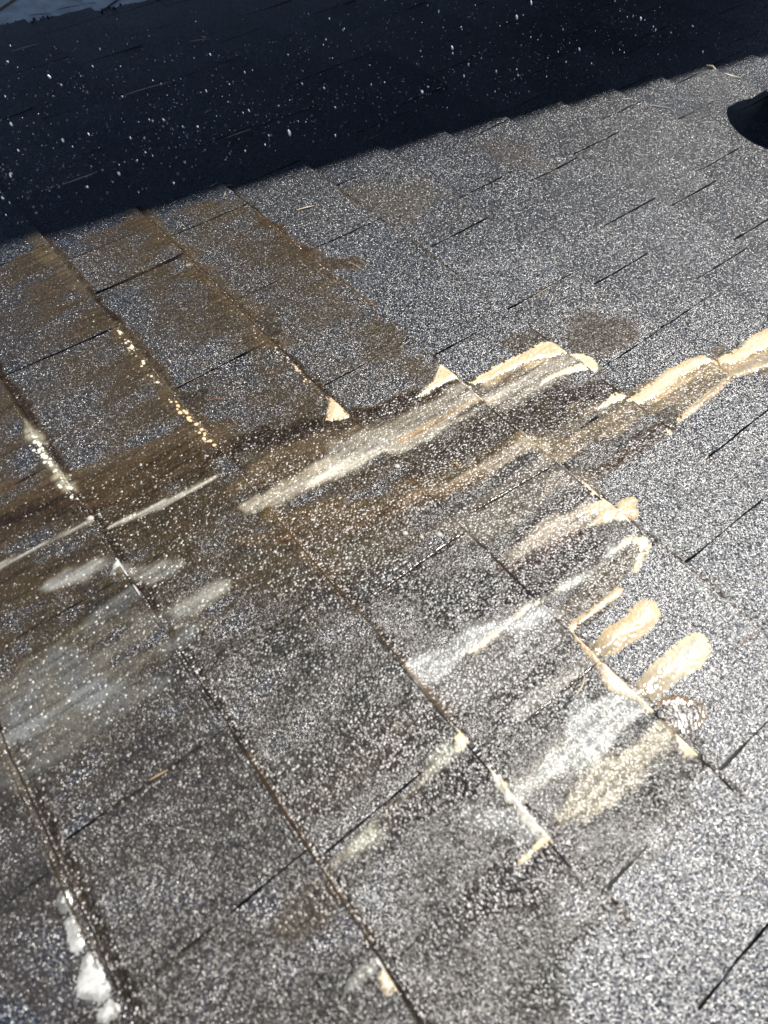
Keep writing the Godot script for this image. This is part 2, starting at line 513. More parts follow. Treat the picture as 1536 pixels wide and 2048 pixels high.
func build_roof() -> void:
	var g := granules()
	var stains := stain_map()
	var kinds: Array[StandardMaterial3D] = []
	for tint in [Color(0.90, 0.95, 1.0), Color(0.80, 0.85, 0.91), Color(0.96, 0.98, 1.0), Color(0.87, 0.90, 0.93), Color(0.76, 0.81, 0.88)]:
		var m := StandardMaterial3D.new()
		m.albedo_color = tint
		m.albedo_texture = g.albedo
		m.roughness = 0.29
		m.metallic_specular = 0.66
		m.normal_enabled = true
		m.normal_texture = g.normal
		m.normal_scale = 1.0
		m.detail_enabled = true
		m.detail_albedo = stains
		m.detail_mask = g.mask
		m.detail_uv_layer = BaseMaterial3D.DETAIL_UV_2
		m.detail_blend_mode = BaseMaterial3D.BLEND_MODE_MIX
		m.clearcoat_enabled = true
		m.clearcoat = 0.06
		m.clearcoat_roughness = 0.34
		m.texture_repeat = false
		kinds.append(m)
	cut_mat = mat(Color(0.022, 0.017, 0.013), 0.6)
	var roof := thing("roof", at(0, 0, 0), roof_basis)
	tag(roof, "low roof slope of dark grey asphalt shingles, wet and streaked with brown dirt and tan foam", "roof", "", "structure")
	# slots seen between the tabs of each course, by the row at whose lower edge they end
	var slots := {
		3: [-1.54, -0.86], 4: [-2.95, -1.65, -0.82, -0.2], 5: [-6.93, -5.4, -3.39, -2.05, -0.77, -0.17], 6: [-8.05, -6.7, -6.04, -4.44, -3.1, -1.85, -1.2, -0.62, 0.26, 0.87],
		7: [-11.26, -9.75, -8.64, -6.51, -5.2, -3.75, -2.2, -1.0, 0.25], 8: [-12.4, -11.08, -9.88, -8.05, -7.0, -5.48, -3.49, -2.1, -0.77],
		9: [-11.65, -9.97, -8.1, -6.39, -4.83, -3.6, -2.51, -1.3], 10: [-8.95, -7.3, -5.4, -3.39, -2.56], 11: [-9.12, -7.61, -6.4, -5.2, -4.05, -2.85],
		12: [-10.1, -8.13, -6.7, -5.37, -3.9], 13: [-10.3, -8.9, -7.33, -5.8, -4.23], 14: [-8.91, -7.58, -6.3, -5.24], 15: [-9.04, -8.12, -7.1, -5.97], 16: [-8.6, -7.4], 17: [-8.13],
	}
	for i in range(2, ROWS.size()):
		var cuts: Array = slots.get(i, []).duplicate()
		if cuts.is_empty():
			cuts.append(rng.randf_range(-7.0, -5.0))
		while cuts[0] > -12.6:
			cuts.push_front(cuts[0] - rng.randf_range(0.8, 1.9))
		while cuts[-1] < 3.2:
			cuts.append(cuts[-1] + rng.randf_range(0.8, 1.9))
		for k in cuts.size() - 1:
			shingle(roof, i, cuts[k], cuts[k + 1], kinds)
	var deck := mat(Color(0.012, 0.011, 0.011), 0.8)
	part("underlayment", box(Vector3(20.0 * E, 0.02, 22.0 * E)), deck, roof, Transform3D(Basis(), Vector3(-3.0 * E, -0.0165, -4.8 * E)))


func rim(v: float) -> float:
	return -12.98 + 0.09 * (v - 1.6) + 0.10 * rough_edge.get_noise_1d(v * 3.0) + 0.05 * rough_edge.get_noise_1d(v * 14.0)


func shingle(roof: Node, i: int, u0: float, u1: float, kinds: Array[StandardMaterial3D]) -> void:
	var gap := rng.randf_range(0.010, 0.020)
	u0 += gap * 0.5
	u1 -= gap * 0.5
	if i == 6 and absf(u1 + 6.04) < 0.05:
		u1 -= 0.02
	var v0: float = ROWS[i - 1] - 0.28
	var v1: float = ROWS[i] + rng.randf_range(-0.015, 0.015)
	var nu := maxi(4, int((u1 - u0) * E / 0.012))
	var nv := 10
	var curl := rng.randf_range(0.0, 0.0007) if u0 > -8.0 else rng.randf_range(0.0, 0.002)
	var side_lift := 0.0
	if i == 6 and absf(u1 + 6.07) < 0.08:
		side_lift = 0.003
	var off := Vector2(rng.randf_range(0.01, 0.99 - (u1 - u0) * E / TILE), rng.randf_range(0.01, 0.64))
	var pos := PackedVector3Array()
	var uv := PackedVector2Array()
	var uv2 := PackedVector2Array()
	var idx := PackedInt32Array()
	var skew := rng.randf_range(-0.02, 0.02)
	var seed_line := rng.randf() * 100.0
	for b in nv + 1:
		var t := float(b) / nv
		for a in nu + 1:
			var s := float(a) / nu
			var v := lerpf(v0, v1, t)
			if b == nv:
				v += 0.012 * rough_edge.get_noise_1d(seed_line + s * (u1 - u0) * 22.0) + 0.01 * rough_edge.get_noise_1d(seed_line + 50.0 + s * (u1 - u0) * 5.0)
			var u := lerpf(u0, u1, s)
			if a == 0 or a == nu:
				u += 0.013 * rough_edge.get_noise_2d(seed_line, t * 24.0 + a) + skew * (t - 0.5)
			u = maxf(u, rim(v))
			var inner: float = (v - ROWS[i - 1]) / (ROWS[i] - ROWS[i - 1])
			var h: float
			if inner < 0.0:
				h = swell(u, v) + 0.0004 + inner * 0.006
			else:
				h = swell(u, v) + 0.0006 + LIFT * pow(minf(inner, 1.0), 1.5) + curl * inner * inner + side_lift * smoothstep(0.55, 1.0, s) * inner * inner
			pos.append(Vector3(u * E, h, -v * E))
			uv.append(off + Vector2((u - u0) * E, (v - v0) * E) / TILE)
			uv2.append((Vector2(u, v) - MAP0) / MAPS)
	var w := nu + 1
	for b in nv:
		for a in nu:
			var p := b * w + a
			idx.append_array([p, p + w, p + 1, p + 1, p + w, p + w + 1])
	# the cut edges go down to the course below
	var ring := PackedInt32Array()
	for b in nv + 1:
		ring.append(b * w)
	for a in range(1, nu + 1):
		ring.append(nv * w + a)
	for b in range(nv - 1, -1, -1):
		ring.append(b * w + nu)
	var first := pos.size()
	for k in ring.size():
		for low in [0.0, 1.0]:
			var q := pos[ring[k]]
			pos.append(Vector3(q.x, q.y - low * 0.0068, q.z))
			uv.append(uv[ring[k]] + Vector2(0.0, low * 0.004))
			uv2.append(uv2[ring[k]])
	var faces := idx.size()
	for k in ring.size() - 1:
		var p := first + k * 2
		idx.append_array([p, p + 1, p + 2, p + 2, p + 1, p + 3])
	part("shingle", two_tone(grid_mesh(pos, idx, uv, uv2), faces, kinds[rng.randi() % kinds.size()], cut_mat), null, roof)


func build_setting() -> void:
	# white flashing where the slope meets the side wall: sheets lapped on the skew
	var white := mat(Color(0.74, 0.75, 0.75), 0.45)
	var wn := FastNoiseLite.new()
	wn.seed = 12
	wn.frequency = 0.02
	wn.fractal_octaves = 4
	var wt := NoiseTexture2D.new()
	wt.noise = wn
	wt.width = 256
	wt.height = 256
	var ramp := Gradient.new()
	ramp.set_color(0, Color(0.72, 0.71, 0.68))
	ramp.set_color(1, Color(0.93, 0.93, 0.93))
	wt.color_ramp = ramp
	white.albedo_color = Color(0.95, 0.95, 0.95)
	white.albedo_texture = wt
	white.uv1_triplanar = true
	white.uv1_scale = Vector3(4, 4, 4)
	var rust := mat(Color(0.16, 0.10, 0.045), 0.8)
	var fl := thing("wall_flashing", at(-13.6, 4.0), roof_basis)
	tag(fl, "white metal flashing with skewed laps along the ragged shingle edge below the wall", "flashing")
	var starts := [-6.1, -3.8, -1.5, 0.81, 3.12, 5.43, 7.74, 10.05, 12.36]
	var prof := [[-12.55, -0.005], [-12.95, -0.003], [-13.4, 0.003], [-13.9, 0.012], [-14.35, 0.022], [-14.5, 0.06], [-14.55, 0.16]]
	for k in starts.size() - 1:
		var pos := PackedVector3Array()
		var idx := PackedInt32Array()
		for q in prof:
			for s in 9:
				var t := s / 8.0
				var v: float = lerpf(starts[k] - 0.25, starts[k + 1], t) + 1.48 * (-12.82 - q[0])
				pos.append(Vector3((q[0] + 13.6) * E, q[1] + 0.0028 * t + 0.0004, -(v - 4.0) * E))
		for a in prof.size() - 1:
			for s in 8:
				var p := a * 9 + s
				idx.append_array([p, p + 9, p + 1, p + 1, p + 9, p + 10])
		part("flashing_sheet", grid_mesh(pos, idx), white, fl)
		var pts := PackedVector3Array()
		var radii := PackedFloat32Array()
		for q in prof.slice(0, 6):
			var v: float = starts[k + 1] + 1.48 * (-12.82 - q[0])
			pts.append(Vector3((q[0] + 13.6) * E, q[1] + 0.0038, -(v - 4.0) * E))
			radii.append(0.0022 if k == 2 else 0.0014)
		part("lap_edge", tube(pts, radii, 5), rust if k == 2 else mat(Color(0.05, 0.045, 0.04), 0.8), fl)  # dark tubes stand in for the shadow gap at the laps; one is rusty
	# moss and grit caught along the ragged shingle edge
	var clump := SphereMesh.new()
	clump.radius = 1.0
	clump.height = 2.0
	clump.radial_segments = 7
	clump.rings = 4
	var mm := MultiMesh.new()
	mm.transform_format = MultiMesh.TRANSFORM_3D
	mm.mesh = clump
	mm.instance_count = 700
	for k in mm.instance_count:
		var v := rng.randf_range(-4.0, 9.0)
		var r := rng.randf_range(0.0008, 0.0032)
		var b := Basis.from_euler(Vector3(rng.randf(), rng.randf(), rng.randf()) * TAU).scaled(Vector3(r, r * 0.7, r))
		mm.set_instance_transform(k, Transform3D(b, Vector3((rim(v) + rng.randf_range(-0.05, 0.03)) * E, 0.001 + rng.randf() * 0.003, -v * E)))
	var moss := MultiMeshInstance3D.new()
	moss.name = "moss"
	moss.multimesh = mm
	moss.material_override = mat(Color(0.022, 0.024, 0.016), 0.95)
	moss.transform = Transform3D(roof_basis, Vector3.ZERO)
	tag(moss, "dark moss and grit caught along the ragged shingle edge beside white flashing", "moss", "", "stuff")
	add_child(moss)
	# unseen wall and eave beyond the flashing, shaped to shade the far slope
	var render := mat(Color(0.16, 0.155, 0.15), 0.85)
	var curb := thing("low_wall", at(-15.3, 6.0))
	tag(curb, "low dark grey rendered wall behind the flashing at the edge of the slope", "wall")
	part("wall_panel", box(Vector3(0.14, 0.36, 5.6)), render, curb, Transform3D(Basis(Vector3.RIGHT, -PITCH), Vector3(0, -0.06, -0.2)))
	part("coping", box(Vector3(0.19, 0.04, 5.6)), mat(Color(0.2, 0.2, 0.2), 0.7), curb, Transform3D(Basis(Vector3.RIGHT, -PITCH), Vector3(0, 0.14, -0.1)))
	var high := 3.2
	var hn := high / E                      # height of the eave over the slope in roof units
	var s := Vector3(-0.0241, 0.36, 0.9326) / 0.9326
	var a2 := Vector2(-7.30 + hn * s.x, -0.41 + hn * s.y)
	var b2 := Vector2(-5.82 + hn * s.x, 11.2 + hn * s.y)
	var along := (b2 - a2).normalized()
	var mid := (a2 + b2) * 0.5
	var dir := roof_dir(along.x, along.y, 0).normalized()
	var outw := roof_dir(along.y, -along.x, 0).normalized()
	var upn := dir.cross(outw).normalized()
	if upn.y < 0.0:
		upn = -upn
	var canopy := thing("shade_roof", at(mid.x, mid.y, high), Basis(outw, upn, outw.cross(upn)))
	tag(canopy, "unseen flat projecting roof with dark soffit on an added dark wall, shading the far part of the slope", "projecting roof")
	part("soffit", box(Vector3(1.35, 0.02, 5.4)), mat(Color(0.06, 0.05, 0.04), 0.8), canopy, Transform3D(Basis(), Vector3(-0.7, 0.03, 0)))  # kept dark so little light reflects in the shaded shingles
	part("fascia", box(Vector3(0.025, 0.16, 5.4)), mat(Color(0.5, 0.5, 0.48), 0.6), canopy, Transform3D(Basis(), Vector3(-0.0125, 0.09, 0)))
	part("roof_sheet", box(Vector3(1.35, 0.03, 5.4)), mat(Color(0.05, 0.05, 0.05), 0.9), canopy, Transform3D(Basis(), Vector3(-0.7, 0.19, 0)))
	part("added_back_wall", box(Vector3(0.1, 4.6, 5.4)), mat(Color(0.09, 0.085, 0.08), 0.85), canopy, Transform3D(Basis(), Vector3(-1.42, -2.2, 0)))  # added wall, unseen and dark, blocks the sky reflecting in the shaded shingles


func build_vent() -> void:
	# a round vent just past the edge of the picture: its cap throws the round shadow
	var metal := mat(Color(0.10, 0.10, 0.105), 0.45, 0.4)
	var vent := thing("roof_vent", at(-4.2, 10.0, 0.0))
	tag(vent, "dark round roof vent pipe with flat cap on the sunny slope", "roof vent")
	var pipe := CylinderMesh.new()
	pipe.top_radius = 0.126
	pipe.bottom_radius = 0.126
	pipe.height = 0.29
	pipe.radial_segments = 48
	part("pipe", pipe, metal, vent, Transform3D(Basis(), Vector3(0, 0.12, 0)))
	var lid := CylinderMesh.new()
	lid.top_radius = 0.118
	lid.bottom_radius = 0.136
	lid.height = 0.03
	lid.radial_segments = 48
	part("cap", lid, metal, vent, Transform3D(Basis(), Vector3(0, 0.283, 0)))


# ---------------------------------------------------------------- water and foam

func outline(list: Array) -> PackedVector2Array:
	var p := PackedVector2Array()
	for k in range(0, list.size(), 2):
		p.append(Vector2(list[k], list[k + 1]))
	return p


func rounded(p: PackedVector2Array) -> PackedVector2Array:
	var q := PackedVector2Array()
	for k in p.size():
		var a := p[k]
		var b := p[(k + 1) % p.size()]
		q.append(a.lerp(b, 0.25))
		q.append(a.lerp(b, 0.75))
	return q


func build_water() -> void:
	# murky wash water and soap running down the shingles, thick enough to drown most of the granules
	var m := ORMMaterial3D.new()
	m.transparency = BaseMaterial3D.TRANSPARENCY_ALPHA
	m.vertex_color_use_as_albedo = true
	var orm := Image.create(4, 4, false, Image.FORMAT_RGB8)
	orm.fill(Color(1.0, 0.34, 0.0))
	m.orm_texture = ImageTexture.create_from_image(orm)
	m.metallic_specular = 0.52
	m.albedo_texture = ripple_cover()
	m.normal_enabled = true
	m.normal_texture = bubble_normals(23, 1024, 5.6, 8.5, 0.2)
	m.normal_scale = 1.0
	var lo := Vector2(-7.4, -3.1)
	var step := 0.022
	var nx := int(9.1 / step)
	var ny := int(9.4 / step)
	var pos := PackedVector3Array()
	var uv := PackedVector2Array()
	var col := PackedColorArray()
	var idx := PackedInt32Array()
	var at_node := {}
	var s := MAPN / MAPS.x
	for y in ny:
		for x in nx:
			var q := lo + Vector2(x, y) * step
			var i := (int((q.y - MAP0.y) * s) * MAPN + int((q.x - MAP0.x) * s)) * 4
			var a := paint[i + 3]
			if a < 0.08:
				continue
			at_node[y * nx + x] = pos.size()
			pos.append(Vector3(q.x * E, ground(q.x, q.y) + 0.0008 + 0.0008 * a, -q.y * E))
			uv.append(q * E / 0.43)
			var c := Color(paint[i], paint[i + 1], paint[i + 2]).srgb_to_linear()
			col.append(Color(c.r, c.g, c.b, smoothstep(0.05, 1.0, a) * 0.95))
	for key in at_node:
		if at_node.has(key + 1) and at_node.has(key + nx) and at_node.has(key + nx + 1):
			var a: int = at_node[key]
			var b: int = at_node[key + 1]
			var c: int = at_node[key + nx]
			idx.append_array([a, c, b, b, c, at_node[key + nx + 1]])
	var film := part("wash_water", grid_mesh(pos, idx, uv, PackedVector2Array(), col), m, self, Transform3D(roof_basis, Vector3.ZERO))
	tag(film, "murky brown and soapy white wash water running in streaks over the dark shingles", "water", "", "stuff")


func ripple_cover() -> ImageTexture:
	# how the murky water covers: granule tops stand out of it
	var far := cells(3, 1024, 3.0, FastNoiseLite.RETURN_DISTANCE)
	var id := cells(3, 1024, 3.0, FastNoiseLite.RETURN_CELL_VALUE)
	var n := FastNoiseLite.new()
	n.seed = 77
	n.frequency = 0.05
	n.fractal_octaves = 4
	var run := n.get_image(1024, 96)
	run.convert(Image.FORMAT_L8)
	run.resize(1024, 1024, Image.INTERPOLATE_CUBIC)
	var flow := run.get_data()
	var px := PackedByteArray()
	px.resize(1024 * 1024 * 4)
	for i in 1024 * 1024:
		var t := int(clampf(150.0 + flow[i] * 0.55 + id[i] * 0.1, 0, 255))
		px[i * 4] = t
		px[i * 4 + 1] = t
		px[i * 4 + 2] = t
		px[i * 4 + 3] = int(clampf((175.0 + id[i] * 0.4 + far[i] * 0.5) * (0.6 + flow[i] / 285.0), 40, 255))
	return ImageTexture.create_from_image(Image.create_from_data(1024, 1024, false, Image.FORMAT_RGBA8, px))


func blob(called: String, label: String, group: String, list: Array, thick: float, rim_width: float, edge: Color, core: Color, fade := 0.0) -> void:
	# foam lying on the shingles: swells from its outline, follows the steps of the courses, dives under the granules at its rim
	var p := rounded(rounded(outline(list)))
	var lo := p[0]
	var hi := p[0]
	for q in p:
		lo = lo.min(q)
		hi = hi.max(q)
	var mid := (lo + hi) * 0.5
	lo -= Vector2(0.05, 0.05)
	hi += Vector2(0.05, 0.05)
	var step := 0.009
	var nx := int((hi.x - lo.x) / step) + 2
	var ny := int((hi.y - lo.y) / step) + 2
	var base := ground(mid.x, mid.y)
	var pos := PackedVector3Array()
	var col := PackedColorArray()
	var uv := PackedVector2Array()
	var idx := PackedInt32Array()
	var known := {}
	for y in ny:
		for x in nx:
			var q := lo + Vector2(x, y) * step
			var d := 99.0
			for k in p.size():
				d = minf(d, (Geometry2D.get_closest_point_to_segment(q, p[k], p[(k + 1) % p.size()]) - q).length_squared())
			d = sqrt(d)
			if not Geometry2D.is_point_in_polygon(q, p):
				d = -d
			var n := rough_edge.get_noise_2d(q.x * 26.0, q.y * 26.0)
			var n2 := rough_edge.get_noise_2d(q.x * 9.0 + 30.0, q.y * 4.0)
			d += 0.015 + n * 0.014 + n2 * 0.012 + 0.016 * rough_edge.get_noise_2d(q.x * 70.0, q.y * 70.0)
			if d < -0.035:
				continue
			var t := clampf(d / rim_width, -1.0, 1.0)
			var h := thick * (1.0 - (1.0 - t) * (1.0 - t)) * (0.75 + 0.35 * n2 + 0.25 * n) if t > 0.0 else t * 0.004
			var fine := rough_edge.get_noise_2d(q.x * 95.0, q.y * 95.0)
			h += (0.0002 + 0.0006 * (1.0 - clampf(t * 1.6, 0.0, 1.0))) * fine
			known[y * nx + x] = pos.size()
			pos.append(Vector3((q.x - mid.x) * E, ground(q.x, q.y) + h + 0.0004 - base, -(q.y - mid.y) * E))
			var k2 := smoothstep(0.3, 1.0, t + n2 * 0.5)
			var c := edge.lerp(core, k2)
			if fade > 0.0:                      # thin and murky at the root, thick and clean at the tip
				c = c.lerp(Color(0.20, 0.165, 0.11), fade * (1.0 - smoothstep(0.0, 0.6, (q.y - lo.y) / (hi.y - lo.y) + n2 * 0.25)))
			var s := 1.0 + 0.20 * n + 0.22 * rough_edge.get_noise_2d(q.x * 34.0, q.y * 4.0) - 0.5 * clampf(fine * 2.0 - 0.75, 0.0, 1.0)
			col.append(Color(c.r * s, c.g * s, c.b * s))
			uv.append(q * E / 0.2)
	for key in known:
		if known.has(key + 1) and known.has(key + nx) and known.has(key + nx + 1):
			var a: int = known[key]
			var b: int = known[key + 1]
			var c: int = known[key + nx]
			idx.append_array([a, c, b, b, c, known[key + nx + 1]])
	if idx.is_empty():
		return
	var o := part(called, grid_mesh(pos, idx, uv, PackedVector2Array(), col), foam_mat, self, Transform3D(roof_basis, at(mid.x, mid.y, base)))
	tag(o, label, "foam" if called.begins_with("foam") else "mud", group)


func rivulet(label: String, u0: float, v0: float, u1: float, v1: float, r: float) -> void:
	var pts := PackedVector3Array()
	var radii := PackedFloat32Array()
	var n := int(absf(v1 - v0) * E / 0.0022)
	var base := ground(u0, v0)
	for k in n + 1:
		var t := float(k) / n
		var u := lerpf(u0, u1, t) + 0.010 * rough_edge.get_noise_1d(t * 14.0 + u0 * 9.0)
		var v := lerpf(v0, v1, t)
		var w := r * (0.7 + 0.5 * rough_edge.get_noise_1d(t * 70.0 + v0 * 31.0)) * minf(1.0, 6.0 * minf(t, 1.0 - t) + 0.15)
		pts.append(Vector3((u - u0) * E, ground(u, v) - base + 0.0016 + w * 0.4, -(v - v0) * E))
		radii.append(w)
	var m := mat(Color(0.05, 0.036, 0.022), 0.2)
	m.metallic_specular = 0.7
	var o := part("water_rivulet", tube(pts, radii, 9), m, self, Transform3D(roof_basis, at(u0, v0, base)))
	tag(o, label, "rivulet", "glinting ridges of water along the slots")


func build_foam() -> void:
	foam_mat = StandardMaterial3D.new()
	foam_mat.vertex_color_use_as_albedo = true
	foam_mat.roughness = 0.22
	foam_mat.clearcoat_enabled = true
	foam_mat.clearcoat = 0.8
	foam_mat.clearcoat_roughness = 0.16
	foam_mat.normal_enabled = true
	foam_mat.normal_texture = bubble_normals(31, 512, 4.5, 4.0, 0.06)
	foam_mat.normal_scale = 0.5
	foam_mat.subsurf_scatter_enabled = true
	foam_mat.subsurf_scatter_strength = 0.15
	var tan := Color(0.54, 0.42, 0.26)
	var cream := Color(0.60, 0.51, 0.36)
	var pale := Color(0.54, 0.50, 0.41)
	var white := Color(0.46, 0.46, 0.43)
	var grey := Color(0.28, 0.23, 0.16)
	var g := "patches of foam on the shingles"
	blob("foam_streak", "broad tan foam lip along the upper side of the long brown run", g, [-2.08, 2.92, -2.11, 3.13, -2.11, 3.35, -2.12, 3.67, -2.08, 3.91, -1.99, 4.08, -1.90, 4.07, -1.98, 3.87, -1.99, 3.55, -1.97, 3.26, -2.00, 3.02], 0.0026, 0.06, tan, cream)
	blob("foam_streak", "tan foam tongue at the end of the long run where it leaves the picture", g, [-1.98, 4.06, -1.94, 4.35, -1.95, 4.59, -1.90, 5.00, -1.75, 4.77, -1.79, 4.39, -1.85, 4.07], 0.0024, 0.06, tan, cream)
	blob("foam_streak", "tan foam along the under side of the end of the long run", g, [-1.82, 4.09, -1.79, 4.35, -1.75, 4.77, -1.60, 4.54, -1.69, 4.20, -1.75, 3.99], 0.0020, 0.05, tan, grey)
	blob("foam_streak", "thin tan foam lip under the long brown run, over clean grey shingles", g, [-1.73, 3.14, -1.75, 3.46, -1.75, 3.75, -1.78, 4.02, -1.71, 3.97, -1.71, 3.76, -1.69, 3.46, -1.68, 3.18], 0.0018, 0.05, tan, grey)
	blob("foam_streak", "cream foam strip on the upper side of the grey soap streak under a dark tab", g, [-3.03, 2.00, -3.06, 2.23, -3.04, 2.45, -3.04, 2.69, -3.02, 2.97, -2.90, 3.02, -2.79, 3.07, -2.78, 2.94, -2.88, 2.78, -2.94, 2.53, -2.96, 2.28, -2.97, 2.06], 0.0026, 0.06, cream, tan)
	blob("foam_streak", "rounded cream foam tip ending the grey soap streak beside a dark slot", g, [-2.83, 3.01, -2.73, 3.17, -2.61, 3.18, -2.52, 3.14, -2.51, 3.07, -2.56, 2.95, -2.61, 2.81, -2.63, 2.64, -2.64, 2.49, -2.69, 2.61, -2.67, 2.82, -2.61, 3.01, -2.66, 3.09], 0.0024, 0.05, cream, cream)
	blob("foam_wedge", "cream foam wedge pointing down from the corner of a dark tab into the brown run", g, [-3.33, 1.99, -3.24, 2.01, -3.08, 2.03, -3.13, 1.92, -3.13, 1.72, -3.15, 1.53, -3.17, 1.64, -3.20, 1.83], 0.0030, 0.07, cream, tan)
	blob("foam_wedge", "tan triangular foam wedge at the lower end of the beaded tab edge", g, [-3.57, 1.00, -3.43, 1.01, -3.23, 0.99, -3.28, 0.91, -3.36, 0.76, -3.39, 0.86, -3.45, 0.93], 0.0030, 0.07, tan, cream)
	blob("foam_wedge", "small cream foam wedge between the dark tab and the long brown run", g, [-2.22, 2.97, -2.10, 3.02, -2.10, 2.90, -2.16, 2.65, -2.18, 2.80], 0.0024, 0.06, cream, cream)
	blob("foam_wedge", "narrow cream foam chip on the tab edge above the two foam petals", g, [-1.71, 2.04, -1.64, 2.03, -1.53, 1.99, -1.56, 1.95, -1.62, 1.95], 0.0022, 0.05, cream, cream)
	blob("foam_wedge", "tiny cream foam chip on a tab edge under the long brown run", g, [-1.74, 2.99, -1.63, 2.99, -1.62, 2.92, -1.69, 2.94], 0.0020, 0.05, cream, cream)
	blob("foam_bar", "blunt cream foam bar ending at a tab edge beside two foam petals", g, [-1.52, 1.66, -1.51, 1.86, -1.47, 2.00, -1.43, 2.05, -1.33, 2.04, -1.22, 2.03, -1.23, 1.98, -1.31, 1.91, -1.36, 1.80, -1.38, 1.69, -1.40, 1.85, -1.46, 1.80], 0.0030, 0.07, cream, tan, 0.9)
	blob("foam_petal", "upper of two cream foam petals hanging over the tab edge", g, [-1.36, 2.00, -1.39, 2.09, -1.40, 2.18, -1.36, 2.23, -1.33, 2.22, -1.32, 2.15, -1.34, 2.09, -1.33, 2.02], 0.0040, 0.05, tan, cream)
	blob("foam_petal", "lower of two cream foam petals hanging over the tab edge", g, [-1.34, 2.02, -1.34, 2.10, -1.32, 2.15, -1.27, 2.16, -1.25, 2.11, -1.28, 2.05], 0.0040, 0.05, tan, cream)
	blob("foam_finger", "thin cream foam rim round the tip of the muddy finger with a white core", g, [-1.13, 1.60, -1.15, 1.83, -1.13, 1.93, -1.05, 1.98, -0.99, 1.88, -0.92, 1.71, -0.96, 1.73, -1.03, 1.86, -1.09, 1.88, -1.11, 1.76], 0.0020, 0.05, cream, cream)
	blob("foam_finger", "tan foam rim along the under side of the muddy finger with a white core", g, [-0.93, 1.05, -0.91, 1.17, -0.91, 1.37, -0.91, 1.55, -0.87, 1.48, -0.87, 1.27, -0.89, 1.11, -0.87, 1.02], 0.0020, 0.05, tan, cream)
	blob("foam_finger", "slim tan foam finger with round tip between the muddy finger and the fat pale one", g, [-0.66, 1.01, -0.72, 1.04, -0.72, 1.13, -0.74, 1.24, -0.72, 1.37, -0.74, 1.50, -0.73, 1.59, -0.68, 1.62, -0.63, 1.58, -0.60, 1.49, -0.60, 1.36, -0.62, 1.21, -0.64, 1.09], 0.0034, 0.09, tan, cream, 0.9)
	blob("foam_finger", "fat pale cream foam finger with glossy round tip beside the brown mud patch", g, [-0.32, 1.03, -0.37, 1.11, -0.39, 1.23, -0.39, 1.38, -0.39, 1.53, -0.38, 1.65, -0.32, 1.67, -0.26, 1.62, -0.23, 1.51, -0.26, 1.36, -0.27, 1.23, -0.27, 1.09], 0.0042, 0.11, cream, pale, 0.9)
	blob("foam_edge", "thin tan foam line along the tab edge at the root of the slim finger", g, [-0.91, 1.03, -0.84, 1.02, -0.74, 1.02, -0.61, 0.99, -0.61, 0.96, -0.74, 0.98, -0.85, 0.99], 0.0026, 0.04, tan, tan)
	blob("foam_edge", "long cream foam wedge down the tab edge at the root of the fat finger", g, [-0.62, 0.99, -0.55, 1.00, -0.48, 1.01, -0.36, 1.02, -0.26, 1.02, -0.18, 0.98, -0.23, 0.96, -0.35, 0.96, -0.42, 0.90, -0.51, 0.91], 0.0032, 0.06, cream, pale)
	blob("foam_edge", "small cream foam triangle on the tab edge below the brown mud patch", g, [-0.07, 1.00, 0.00, 1.02, 0.09, 1.02, 0.17, 1.01, 0.10, 0.97, 0.06, 0.91], 0.0022, 0.06, cream, tan)
	blob("mud_patch", "brown patch of muddy scum beside the fat foam finger", g, [-0.21, 1.05, -0.20, 1.18, -0.11, 1.27, -0.03, 1.29, 0.00, 1.20, 0.01, 1.08, -0.03, 0.99, -0.13, 1.00], 0.0006, 0.10, Color(0.16, 0.10, 0.05), Color(0.15, 0.115, 0.075))
	blob("foam_edge", "white foam wedge along the tab edge in the brightest glare", g, [-0.57, -0.01, -0.46, -0.00, -0.36, 0.00, -0.23, 0.01, -0.11, -0.00, -0.12, -0.05, -0.21, -0.07, -0.30, -0.06, -0.42, -0.05, -0.49, -0.04], 0.0032, 0.06, pale, white)
	blob("foam_edge", "tan foam curl round the tab corner in the brightest glare", g, [-0.12, -0.01, -0.08, 0.00, -0.08, -0.07, -0.09, -0.19, -0.10, -0.24, -0.11, -0.18, -0.12, -0.09], 0.0028, 0.05, tan, cream)
	blob("foam_blob", "largest white foam blob on the shingle edge among dark wet shingles", g, [-1.07, -2.15, -1.02, -2.14, -0.93, -2.14, -0.88, -2.14, -0.88, -2.18, -0.93, -2.21, -0.96, -2.25, -1.01, -2.21], 0.0019, 0.06, white, white)
	blob("foam_blob", "small white foam blob topmost in the row of white blobs", g, [-1.40, -2.15, -1.36, -2.13, -1.32, -2.14, -1.33, -2.17, -1.36, -2.17], 0.0014, 0.05, white, white)
	blob("foam_blob", "thin white foam blob between the small and the largest of the row", g, [-1.28, -2.16, -1.22, -2.15, -1.13, -2.17, -1.14, -2.19, -1.21, -2.18], 0.0013, 0.05, white, white)
	blob("foam_blob", "low white foam blob under the largest one of the row", g, [-0.84, -2.15, -0.80, -2.14, -0.78, -2.17, -0.82, -2.22, -0.83, -2.19], 0.0015, 0.05, white, white)
	blob("foam_blob", "white foam triangle at a tab corner beside the white soap haze", g, [-3.11, -1.07, -3.02, -1.05, -2.95, -1.07, -2.96, -1.12, -3.01, -1.16, -3.04, -1.11], 0.0014, 0.06, white, white)
	blob("foam_blob", "tiny white foam drop below the white foam triangle", g, [-2.86, -1.08, -2.79, -1.07, -2.76, -1.09, -2.80, -1.11], 0.0012, 0.05, white, white)
	blob("foam_curl", "curled cream foam drop at the lower end of the slot over pale soap", g, [-0.79, -0.08, -0.81, -0.01, -0.75, -0.01, -0.71, -0.06, -0.74, -0.09], 0.0032, 0.05, cream, pale)
